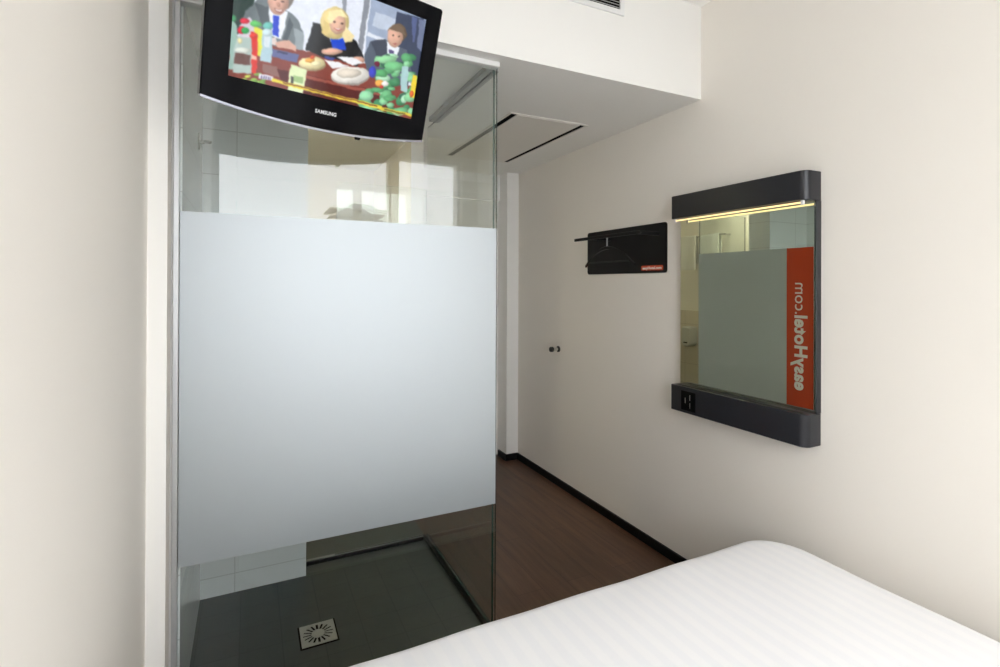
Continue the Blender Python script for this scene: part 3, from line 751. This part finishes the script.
# lit picture: cell colours on the flat screen
NX, NY = 300, 168
gx, gy = np.meshgrid((np.arange(NX) + 0.5) / NX, (np.arange(NY) + 0.5) / NY)
SS = 3
gx, gy = np.meshgrid((np.arange(NX * SS) + 0.5) / (NX * SS), (np.arange(NY * SS) + 0.5) / (NY * SS))
rng = np.random.default_rng(5)
def smooth_noise(n):
    g = rng.random((n + 2, int(n * 1.78) + 3))
    fy = gy * n; fx = gx * n * 1.78; iy = fy.astype(int); ix = fx.astype(int); ty = fy - iy; tx = fx - ix
    ty = ty * ty * (3 - 2 * ty); tx = tx * tx * (3 - 2 * tx)
    return (g[iy, ix] * (1 - tx) + g[iy, ix + 1] * tx) * (1 - ty) + (g[iy + 1, ix] * (1 - tx) + g[iy + 1, ix + 1] * tx) * ty - 0.5
gx, gy, cloth = gx + 0.007 * smooth_noise(14) + 0.005 * smooth_noise(40), gy + 0.011 * smooth_noise(14) + 0.008 * smooth_noise(40), smooth_noise(22) * 0.5 + smooth_noise(60) * 0.4
gx = np.clip(gx, 0, 0.999); gy = np.clip(gy, 0, 0.999)
img = np.zeros((NY * SS, NX * SS, 3)); img[:] = (222, 227, 238); img[gy < 0.33] = (120, 56, 48)
img += (np.linspace(0, 1, NX * SS)[None, :, None] * 10)
for s in SHAPES:
    if s[0] == 'p':
        pts = s[2]; inside = np.zeros(gx.shape, bool)
        for (xa, ya), (xb, yb) in zip(pts, pts[1:] + pts[:1]):
            if ya == yb: continue
            c_ = ((ya > gy) != (yb > gy)) & (gx < (xb - xa) * (gy - ya) / (yb - ya) + xa)
            inside ^= c_
    else:
        (cx, cy), (ax, ay), (bx_, by_) = s[2], s[3], s[4]
        det = ax * by_ - ay * bx_
        if abs(det) < 1e-12: continue
        dx, dy = gx - cx, gy - cy
        p_ = (dx * by_ - dy * bx_) / det; q_ = (dy * ax - dx * ay) / det
        inside = p_ * p_ + q_ * q_ < 1
    img[inside] = s[1]
    if s[0] == 'e':
        img[inside] *= (1.07 - 0.20 * np.clip((p_ + 0.25) ** 2 + (q_ + 0.2) ** 2, 0, 1.3))[inside][:, None]
img = np.clip(img * (1.04 + 0.10 * cloth[:, :, None]), 0, 255)
img = img.reshape(NY, SS, NX, SS, 3).mean((1, 3)) / 255.0
# slight softness of the broadcast picture
k_ = np.pad(img, ((1, 1), (1, 1), (0, 0)), 'edge')
img = 0.4 * img + 0.15 * (k_[:-2, 1:-1] + k_[2:, 1:-1] + k_[1:-1, :-2] + k_[1:-1, 2:])
k_ = np.pad(img, ((1, 1), (1, 1), (0, 0)), 'edge')
img = 0.4 * img + 0.15 * (k_[:-2, 1:-1] + k_[2:, 1:-1] + k_[1:-1, :-2] + k_[1:-1, 2:])
lin = np.where(img <= 0.04045, img / 12.92, ((img + 0.055) / 1.055) ** 2.4)
vx = np.linspace(su0, su1, NX + 1); vy = np.linspace(sv0, sv1, NY + 1)
VX, VY = np.meshgrid(vx, vy)
verts = np.stack([VX, VY, np.full(VX.shape, -0.0055)], -1).reshape(-1, 3)
ii, jj = np.meshgrid(np.arange(NX), np.arange(NY)); b0 = (jj * (NX + 1) + ii).ravel()
faces = np.stack([b0, b0 + 1, b0 + NX + 2, b0 + NX + 1], -1)
me = bpy.data.meshes.new('screen'); me.from_pydata(verts.tolist(), [], faces.tolist())
ca = me.color_attributes.new('picture', 'FLOAT_COLOR', 'CORNER')
cols = np.ones((NX * NY, 4, 4), np.float32); cols[:, :, :3] = lin.reshape(-1, 1, 3)
ca.data.foreach_set('color', cols.ravel())
me.materials.append(M['screen'])
o = bpy.data.objects.new('screen', me); C.objects.link(o); o.parent = t
b1, x0, x1 = text_bm('SAMSUNG', 0.0145, 0.0004, 0.0002, 1.05)
k = 0.064 / (x1 - x0); bmesh.ops.scale(b1, vec=(k, 1, 1), verts=b1.verts); bmesh.ops.translate(b1, vec=(0.292 - x0 * k, 0.0165, 0.0004), verts=b1.verts)
obj('maker_lettering', b1, M['logo'], t, False, True)

# wall mount behind the television
bc = TVO + tR * 0.33 + tU * 0.22 - tN * 0.075
t = thing('television_bracket', 'black swivel arm holding the television from the bulkhead', 'bracket', (bc.x, YB, 2.42))
obj('wall_plate', bbox(bc.x - 0.05, bc.x + 0.05, YB - 0.012, YB, 2.34, 2.50, 0.003), M['blackmetal'], t)
bm = bmesh.new(); tube(bm, [(bc.x, YB - 0.012, 2.42), (bc.x, YB - 0.05, 2.42), (bc.x + 0.0, YB - 0.055, 2.40), tuple(bc - tN * 0.03 + Vector((0, 0, 0.03))), tuple(bc - tN * 0.02)], 0.014, 14); obj('arm', bm, M['blackmetal'], t, True)
bm = bmesh.new(); box(bm, 0.28, 0.38, 0.17, 0.27, -0.095, -0.0752); bevel_all(bm, 0.003); bmesh.ops.transform(bm, matrix=mt, verts=bm.verts); obj('head_plate', bm, M['blackmetal'], t)

# ------------------------------------------------------------------ mirror unit on the right wall
my0, my1, mxf = 1.209, 1.886, 1.848
t = thing('wall_mirror', 'wall mirror with anthracite lamp hood above and matching ledge box below', 'mirror', (XR, (my0 + my1) / 2, 0.795))
plan = rrect(mxf, XR, my0, my1, [0.03, 0.004, 0.004, 0.006], 8)
def boxplan(z0, z1):
    bm = bmesh.new()
    cx, cy = (mxf + XR) / 2, (my0 + my1) / 2
    ins = lambda d: [(cx + (x - cx) * (1 - d / 0.045), cy + (y - cy) * (1 - d / 0.33)) for x, y in plan]
    loft(bm, [[(x, y, z0) for x, y in ins(0.0015)], [(x, y, z0 + 0.0015) for x, y in plan], [(x, y, z1 - 0.0015) for x, y in plan], [(x, y, z1) for x, y in ins(0.0015)]])
    return bm
obj('lamp_hood', boxplan(1.719, 1.829), M['anth'], t, True)
lb = obj('ledge_box', boxplan(0.795, 0.916), M['anth'], t, True)
obj('ledge_groove', boxes((mxf + 0.018, mxf + 0.034, my0 + 0.03, my1 - 0.03, 0.9155, 0.9172)), M['rubber'], lb)
obj('back_panel', bbox(1.911, XR, my0, my1, 0.916, 1.719, 0.001, 1), M['anth'], t)
obj('mirror_glass', boxes((1.907, 1.911, my0 + 0.004, my1 - 0.004, 0.917, 1.718)), M['mirror'], t)
bm = bmesh.new(); tube(bm, [(1.867, my0 + 0.03, 1.711), (1.867, my1 - 0.012, 1.711)], 0.0038, 12)
tb = obj('lamp_tube', bm, M['tube'], t, True)
for y in (my0 + 0.026, my1 - 0.010):
    obj('tube_holder', bbox(1.861, 1.873, y - 0.005, y + 0.005, 1.702, 1.7195, 0.001, 1), M['alu_white'], t)
sk = obj('power_socket', bbox(mxf - 0.003, mxf + 0.004, 1.732, 1.818, 0.808, 0.898, 0.0025, 2), M['dark'], t)
for y, z, w in ((1.762, 0.872, 0.002), (1.762, 0.835, 0.002), (1.790, 0.855, 0.002)):
    obj('contact', boxes((mxf - 0.0038, mxf - 0.0028, y - w, y + w, z - 0.013, z + 0.013)), M['chrome'], sk)

# ------------------------------------------------------------------ coat rack, hanger, door stop
t = thing('coat_rack', 'black coat rack plate with rail on the right wall left of the mirror', 'coat rack', (XR, 2.345, 1.462))
pl = obj('back_plate', prism_x(rrect(2.003, 2.693, 1.462, 1.725, 0.016, 5), XR - 0.006, XR), M['blackmetal'], t)
rx, rz = 1.785, 1.668
obj('rail', bbox(rx - 0.006, rx + 0.006, 2.03, 2.62, rz - 0.009, rz + 0.009, 0.004, 2), M['blackmetal'], t)
for y in (2.06, 2.46):
    obj('bracket', bbox(rx + 0.004, XR - 0.006, y - 0.005, y + 0.005, rz - 0.010, rz + 0.010, 0.002, 1), M['blackmetal'], t)
lp = obj('label_plate', prism_x(rrect(2.028, 2.192, 1.476, 1.502, 0.006, 4), XR - 0.0075, XR - 0.006), M['orange'], t)
b1, x0, x1 = text_bm('easyHotel.com', 0.020, 0.0008, 0.0003)
k = 0.145 / (x1 - x0); bmesh.ops.scale(b1, vec=(k, 1, 1), verts=b1.verts); bmesh.ops.translate(b1, vec=(-x0 * k, 0, 0), verts=b1.verts)
place_text(b1, (XR - 0.0081, 2.182, 1.482), (0, -1, 0), (0, 0, 1), (-1, 0, 0))
obj('lettering', b1, M['letter'], lp)

t = thing('clothes_hanger', 'black clothes hanger hooked on the coat rack rail', 'hanger', (rx, 2.30, rz))
yc = 2.305
bm = bmesh.new()
hook = [(rx, yc, rz - 0.009), (rx, yc, rz - 0.02), (rx, yc, rz - 0.045), (rx, yc, 1.600)]
tube(bm, hook, [0.006, 0.0035, 0.0035, 0.0045], 10); obj('hook', bm, M['track'], t, True)
bm = bmesh.new(); loops = []
for i in range(25):
    f = i / 24 * 2 - 1
    y = yc + f * 0.215; z = 1.604 - 0.098 * abs(f) ** 1.9
    hh = 0.010 - 0.004 * abs(f)
    bx = 0.012 * abs(f) ** 2
    loops.append([(rx + bx - 0.006, y, z - hh), (rx + bx + 0.006, y, z - hh), (rx + bx + 0.006, y, z + hh * 0.6), (rx + bx, y, z + hh), (rx + bx - 0.006, y, z + hh * 0.6)])
loft(bm, loops); obj('shoulders', bm, M['blackmetal'], t, True)
bm = bmesh.new(); tube(bm, [(rx + 0.009, yc - 0.19, 1.525), (rx + 0.009, yc + 0.19, 1.525)], 0.0035, 8); obj('trouser_bar', bm, M['blackmetal'], t, True)

t = thing('door_stop', 'small black and chrome door stop sticking out of the right wall', 'door stop', (XR, 3.04, 0.95))
bm = bmesh.new(); tube(bm, [(XR, 3.04, 0.948), (XR - 0.006, 3.04, 0.948)], 0.021, 20); obj('base_ring', bm, M['rubber'], t, True)
bm = bmesh.new(); tube(bm, [(XR - 0.006, 3.04, 0.948), (XR - 0.045, 3.04, 0.948)], 0.012, 16); obj('stem', bm, M['chrome'], t, True)
bm = bmesh.new(); tube(bm, [(XR - 0.045, 3.04, 0.948), (XR - 0.048, 3.04, 0.948), (XR - 0.066, 3.04, 0.948), (XR - 0.07, 3.04, 0.948)], [0.015, 0.018, 0.018, 0.014], 18); obj('rubber_cap', bm, M['rubber'], t, True)

# ------------------------------------------------------------------ bed
bx0, bx1, by0, by1, bz = -0.04, 1.832, -0.67, 1.345, 0.450
t = thing('bed', 'bed with a white satin striped cover in the foreground', 'bed', ((bx0 + bx1) / 2, (by0 + by1) / 2, 0))
def rl(ins, z, r):
    pts = rrect(bx0 + ins, bx1 - ins, by0 + ins, by1 - ins, max(r - ins, 0.02), 10)
    # resample straight sides so the cover can sag a little
    out = []
    for (xa, ya), (xb, yb) in zip(pts, pts[1:] + pts[:1]):
        L = math.hypot(xb - xa, yb - ya); n = max(1, int(L / 0.06)) if L > 0.1 else 1
        for k in range(n): out.append((xa + (xb - xa) * k / n, ya + (yb - ya) * k / n, z))
    return out
bm = bmesh.new(); loops = []
base = rl(0, 0, 0.15); nL = len(base)
ctr = ((bx0 + bx1) / 2, (by0 + by1) / 2)
er = 0.055
prof = [(0.004, 0.13), (0.0, 0.22), (0.0, bz - er)] + [(er - er * math.cos(a), bz - er + er * math.sin(a)) for a in [PI / 2 * k / 7 for k in range(1, 8)]]
for ins, z in prof: loops.append((ins, z))
full = []
for ins, z in loops:
    fx = ((bx1 - bx0) / 2 - ins) / ((bx1 - bx0) / 2); fy = ((by1 - by0) / 2 - ins) / ((by1 - by0) / 2)
    L = []
    for x, y, _ in base:
        px, py = ctr[0] + (x - ctr[0]) * fx, ctr[1] + (y - ctr[1]) * fy
        wv = 0.003 * math.sin(px * 9 + 1.2) * math.sin(py * 7) + 0.0014 * math.sin(px * 17 + py * 13)
        L.append((px, py, z + (wv if z > 0.3 else 0)))
    full.append(L)
for sc_, dz in ((0.9, 0.004), (0.75, 0.008), (0.5, 0.012), (0.25, 0.014)):
    full.append([(ctr[0] + (x - ctr[0]) * sc_, ctr[1] + (y - ctr[1]) * sc_, bz + dz + 0.003 * math.sin(x * 11 * sc_) * math.sin(y * 8 * sc_)) for x, y, _ in base])
loft(bm, full, False, True)
obj('cover', bm, M['sheet'], t, True, angle=80)
obj('mattress', bbox(bx0 + 0.07, bx1 - 0.07, by0 + 0.07, by1 - 0.07, 0.25, 0.40, 0.03, 4), M['mattress'], t)
obj('bed_base', bbox(bx0 + 0.08, bx1 - 0.08, by0 + 0.08, by1 - 0.08, 0.10, 0.25, 0.006, 2), M['bedbase'], t)
for x in (bx0 + 0.16, bx1 - 0.16):
    for y in (by0 + 0.16, by1 - 0.16):
        bm = bmesh.new(); tube(bm, [(x, y, 0), (x, y, 0.1)], [0.022, 0.026], 16); obj('leg', bm, M['bedbase'], t, True)

# ------------------------------------------------------------------ daylight
w = bpy.data.worlds.new('overcast'); SC.world = w; w.use_nodes = True
nt = w.node_tree; nt.nodes.clear()
out = nt.nodes.new('ShaderNodeOutputWorld'); bg = nt.nodes.new('ShaderNodeBackground')
tc = nt.nodes.new('ShaderNodeTexCoord'); nz = N(nt, 'ShaderNodeTexNoise', Scale=2.5, Detail=4.0)
nt.links.new(tc.outputs['Generated'], nz.inputs['Vector'])
mx = N(nt, 'ShaderNodeMix', data_type='RGBA'); mx.inputs[6].default_value = (0.92, 0.955, 1.0, 1); mx.inputs[7].default_value = (0.98, 0.985, 1.0, 1)
nt.links.new(nz.outputs['Fac'], mx.inputs[0]); nt.links.new(mx.outputs[2], bg.inputs[0])
bg.inputs[1].default_value = 6.5
nt.links.new(bg.outputs[0], out.inputs[0])

# ------------------------------------------------------------------ camera
cd = bpy.data.cameras.new('camera'); cam = bpy.data.objects.new('camera', cd); C.objects.link(cam)
cam.location = (0, 0, 1.4)
cd.sensor_width = 36; cd.lens = 513 * 36 / 1000
pitch, roll, yaw = math.radians(0.2), math.radians(0.2), math.radians(-25.98)
cam.matrix_world = Matrix.Translation((0, 0, 1.4)) @ Matrix.Rotation(yaw, 4, 'Z') @ Matrix.Rotation(PI / 2 + pitch, 4, 'X') @ Matrix.Rotation(roll, 4, 'Z')
cd.shift_y = -0.0513
cd.clip_start = 0.02; cd.clip_end = 300
SC.camera = cam

SC.view_settings.view_transform = 'Standard'; SC.view_settings.look = 'None'
SC.view_settings.gamma = 1.0; SC.view_settings.use_curve_mapping = False
SC.view_settings.exposure = 0.03
SC.cycles.max_bounces = 14; SC.cycles.diffuse_bounces = 8; SC.cycles.glossy_bounces = 6
SC.cycles.transmission_bounces = 8; SC.cycles.transparent_max_bounces = 40
SC.cycles.caustics_reflective = False
SC.cycles.use_denoising = True
